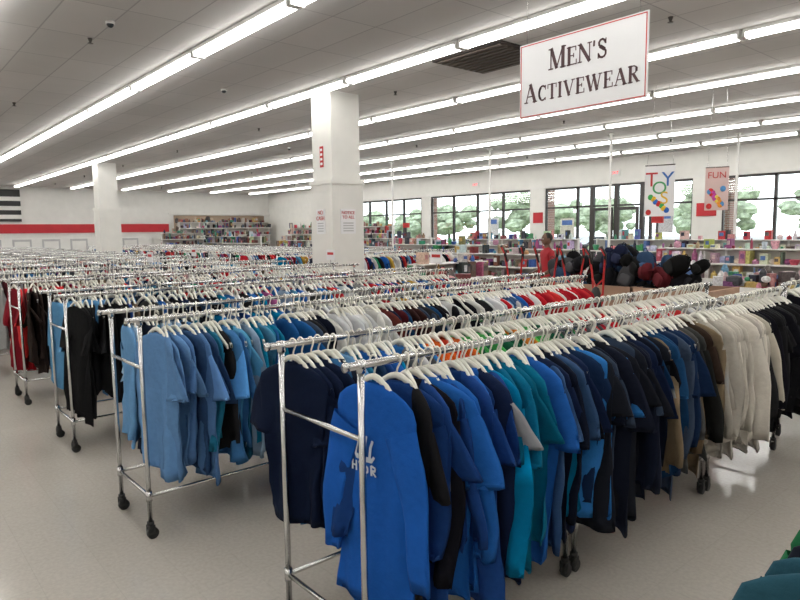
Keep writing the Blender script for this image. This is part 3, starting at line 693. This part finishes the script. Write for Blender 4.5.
# ------------------------------------------------------------------ person
def skin(name,verts,edges,radii,root=0,sub=2):
    me=bpy.data.meshes.new(name); me.from_pydata(verts,edges,[]); o=bpy.data.objects.new(name,me); scene.collection.objects.link(o)
    m=o.modifiers.new('s','SKIN'); m.use_smooth_shade=True
    sv=me.skin_vertices[0].data
    for i,r in enumerate(radii): sv[i].radius=r if hasattr(r,'__len__') else (r,r); sv[i].use_root=(i==root)
    s=o.modifiers.new('u','SUBSURF'); s.levels=sub; s.render_levels=sub
    dg=bpy.context.evaluated_depsgraph_get(); ev=o.evaluated_get(dg); nm=bpy.data.meshes.new_from_object(ev)
    o.modifiers.clear(); o.data=nm
    return o
def person(x,y,yaw):
    e=empty('shopper',(x,y,0)); e.rotation_euler=(0,0,yaw)
    v=[(0,0,.95),(0,.01,1.10),(0,0,1.28),(0,.01,1.42),(0,.01,1.50),(0,-.005,1.57),(0,-.01,1.63)]
    r=[(.15,.11),(.135,.10),(.155,.11),(.13,.09),(.055,.055),(.052,.052),(.06,.065)]
    ed=[(0,1),(1,2),(2,3),(3,4),(4,5),(5,6)]
    for sx in (-1,1):
        k=len(v)
        v+=[(sx*.17,.01,1.42),(sx*.215,.02,1.28),(sx*.235,.02,1.13),(sx*.22,-.09,1.05),(sx*.19,-.20,1.01),(sx*.18,-.25,1.0),(sx*.175,-.29,.995)]
        r+=[.062,.055,.045,.04,.03,(.04,.022),(.038,.018)]
        ed+=[(3,k),(k,k+1),(k+1,k+2),(k+2,k+3),(k+3,k+4),(k+4,k+5),(k+5,k+6)]
        k=len(v)
        v+=[(sx*.095,0,.86),(sx*.10,-.01,.66),(sx*.10,-.02,.49),(sx*.105,0,.30),(sx*.105,.02,.10),(sx*.11,-.05,.05),(sx*.115,-.15,.035)]
        r+=[.09,.078,.06,.056,.042,(.042,.035),(.045,.03)]
        ed+=[(0,k)]+[(k+i,k+i+1) for i in range(6)]
    o=skin('body',v,ed,r,0,2); o.parent=e
    for m in (M_shirt,M_pants,M_skin,M_shoe): o.data.materials.append(m)
    for p in o.data.polygons:
        c=p.center
        if c.z<.085: p.material_index=3
        elif c.z<.93 and not (abs(c.x)>.14 and c.y<-.06): p.material_index=1
        elif c.z>1.51: p.material_index=2
        elif abs(c.x)>.15 and c.z<1.20 and (abs(c.x)>.185 or c.y<-.11): p.material_index=2
        else: p.material_index=0
    for sx in (-1,1):
        for i,(dx,l) in enumerate(((-.027,.062),(-.009,.072),(.009,.068),(.026,.055))):
            bx=sx*.175+dx; f=skin('finger_%d'%i,[(bx,-.285,.995),(bx+dx*.15,-.30-l*.45,.992),(bx+dx*.15,-.30-l*.8,.975),(bx+dx*.1,-.30-l,.95)],[(0,1),(1,2),(2,3)],[.0095,.009,.008,.007],0,1)
            f.data.materials.append(M_skin); f.parent=e
        f=skin('thumb',[(sx*.15,-.235,1.0),(sx*.125,-.265,.995),(sx*.12,-.295,.985)],[(0,1),(1,2)],[.013,.0105,.009],0,1); f.data.materials.append(M_skin); f.parent=e
    h=B()
    def hf(p):
        q=p.copy()
        if p[2]<0: q[0]*=1-.30*p[2]**2*1.0; q[1]*=1-.15*p[2]**2
        if p[1]<-.6: q[1]*=.96
        return q
    cz=1.66
    h.ell((0,-.015,cz),(.078,.098,.122),20,16,0,fn=hf)
    h.loft([[(-.006,-.108,cz+.02),(.006,-.108,cz+.02),(.006,-.10,cz+.02),(-.006,-.10,cz+.02)],[(-.012,-.125,cz-.018),(.012,-.125,cz-.018),(.016,-.10,cz-.018),(-.016,-.10,cz-.018)],[(-.018,-.118,cz-.03),(.018,-.118,cz-.03),(.018,-.095,cz-.034),(-.018,-.095,cz-.034)]],0)
    for sx in (-1,1):
        h.ell((sx*.03,-.101,cz+.012),(.014,.01,.008),10,6,2); h.ell((sx*.03,-.110,cz+.012),(.006,.004,.006),8,6,1)
        h.ell((sx*.03,-.108,cz+.032),(.019,.006,.004),8,4,1); h.ell((sx*.079,-.0,cz),(.01,.02,.032),10,8,0)
    h.ell((0,-.104,cz-.055),(.024,.009,.008),10,6,3)
    h.ell((0,.008,cz+.03),(.084,.1,.105),20,12,1,fn=lambda p: p*np.array([1,1 if p[1]>-.2 else .86,1 if p[2]>-.2 else .75]))
    h.obj('head',[M_skin,M_hair,M_eye,M_lip],True,e,col=False)
    return e
person(-7.35,9.95,-.5)

# ------------------------------------------------------------------ outside
boxobj('parking_lot',(-110,50,YN+.2,150,-.25,-.12),M_asphalt)
boxobj('sidewalk',(-60,25,YN+.2,YN+3.6,-.12,-.02),nmat('concrete',(.5,.49,.46),.9))
boxobj('lawn_strip',(-110,50,56,70,-.12,-.05),M_grass)
boxobj('storefront_canopy',(-45,15,YN+.25,YN+3.4,3.75,4.1),M_white)
for x in (-40,-32,-24.6,-17.2,-9.6,-1.5,6.5):
    boxobj('brick_pier',(x-.3,x+.3,YN+2.8,YN+3.4,-.02,3.75),M_brick)
def tree(x,y,h,r):
    b=B(); b.tube([(x,y,-.05),(x+.1,y,h*.3),(x,y+.1,h*.6)],[.22,.17,.1],8,0)
    for i in range(34):
        a=rng.uniform(0,2*PI); q=r*rng.uniform(0,.9); zz=h*rng.uniform(.34,.92)
        rr=r*rng.uniform(.18,.34); b.ell((x+q*math.cos(a),y+q*math.sin(a),zz),(rr,rr,rr*.7),9,7,1,noise=.22)
    b.obj('tree',[M_bark,M_leaf],False,col=False)
for i in range(20): tree(-115+i*7+rng.uniform(-2,2),62+rng.uniform(-3,5),rng.uniform(3.8,6.4),rng.uniform(2.4,3.6))
def car(x,y,col):
    b=B(); prof=[(-2.2,.35),(-2.25,.7),(-2.1,.85),(-1.2,.95),(-.6,1.42),(.7,1.45),(1.4,1.0),(2.15,.9),(2.25,.6),(2.2,.35)]
    rings=[]
    for yy,k in ((-.86,.0),(-.85,1),(.85,1),(.86,0)):
        rings.append([(x+px,y+yy*(1 if pz<1 else .8),pz-.1) if k else (x+px*.98,y+yy*(1 if pz<1 else .8),pz-.1) for px,pz in prof])
    b.loft(rings,0,col)
    for s in (-1,1):
        P=[(-1.0,.93),(-.58,1.33),(.62,1.36),(1.15,.95)]
        b.add([(x+px*1.0,y+s*(.885 if pz<1 else .76),pz-.1) for px,pz in P],[[0,1,2,3]],1)
        for wx in (-1.4,1.4): b.tube([(x+wx,y+s*.7,.22),(x+wx,y+s*.9,.22)],.33,16,2)
    b.obj('parked_car',[M_carpaint,M_glassdark,M_black],False)
for i,x in enumerate(np.arange(-60,6,4.2)):
    car(x*1.4+8,38+(i%3)*.2,[(.5,.5,.52),(.4,.03,.03),(.7,.7,.7),(.03,.04,.08),(.1,.1,.1)][i%5])

# ------------------------------------------------------------------ world + camera
w=bpy.data.worlds.new('overcast_sky'); scene.world=w; w.use_nodes=True
nt=w.node_tree; bg=nt.nodes['Background']
tc=nt.nodes.new('ShaderNodeTexCoord'); sx=nt.nodes.new('ShaderNodeSeparateXYZ'); cr=nt.nodes.new('ShaderNodeValToRGB')
cr.color_ramp.elements[0].position=.0; cr.color_ramp.elements[0].color=(.95,.97,1,1); cr.color_ramp.elements[1].position=.6; cr.color_ramp.elements[1].color=(.78,.86,.96,1)
nt.links.new(tc.outputs['Generated'],sx.inputs[0]); nt.links.new(sx.outputs['Z'],cr.inputs['Fac']); nt.links.new(cr.outputs['Color'],bg.inputs['Color'])
bg.inputs['Strength'].default_value=3.6

cam=bpy.data.cameras.new('camera'); co=bpy.data.objects.new('camera',cam); scene.collection.objects.link(co); scene.camera=co
cam.sensor_width=36; cam.lens=28.6; cam.clip_start=.05; cam.clip_end=500
yw=math.radians(49.5); pt=math.radians(6.17); ro=.0124
Fv=Vector((-math.sin(yw)*math.cos(pt),math.cos(yw)*math.cos(pt),-math.sin(pt)))
Rv=Vector((math.cos(yw),math.sin(yw),0)); Uv=Rv.cross(Fv)
R2=Rv*math.cos(ro)-Uv*math.sin(ro); U2=Uv*math.cos(ro)+Rv*math.sin(ro)
mt=Matrix(((R2.x,U2.x,-Fv.x,0),(R2.y,U2.y,-Fv.y,0),(R2.z,U2.z,-Fv.z,1.85),(0,0,0,1)))
co.matrix_world=mt
scene.view_settings.view_transform='Standard'
scene.view_settings.exposure=0.05
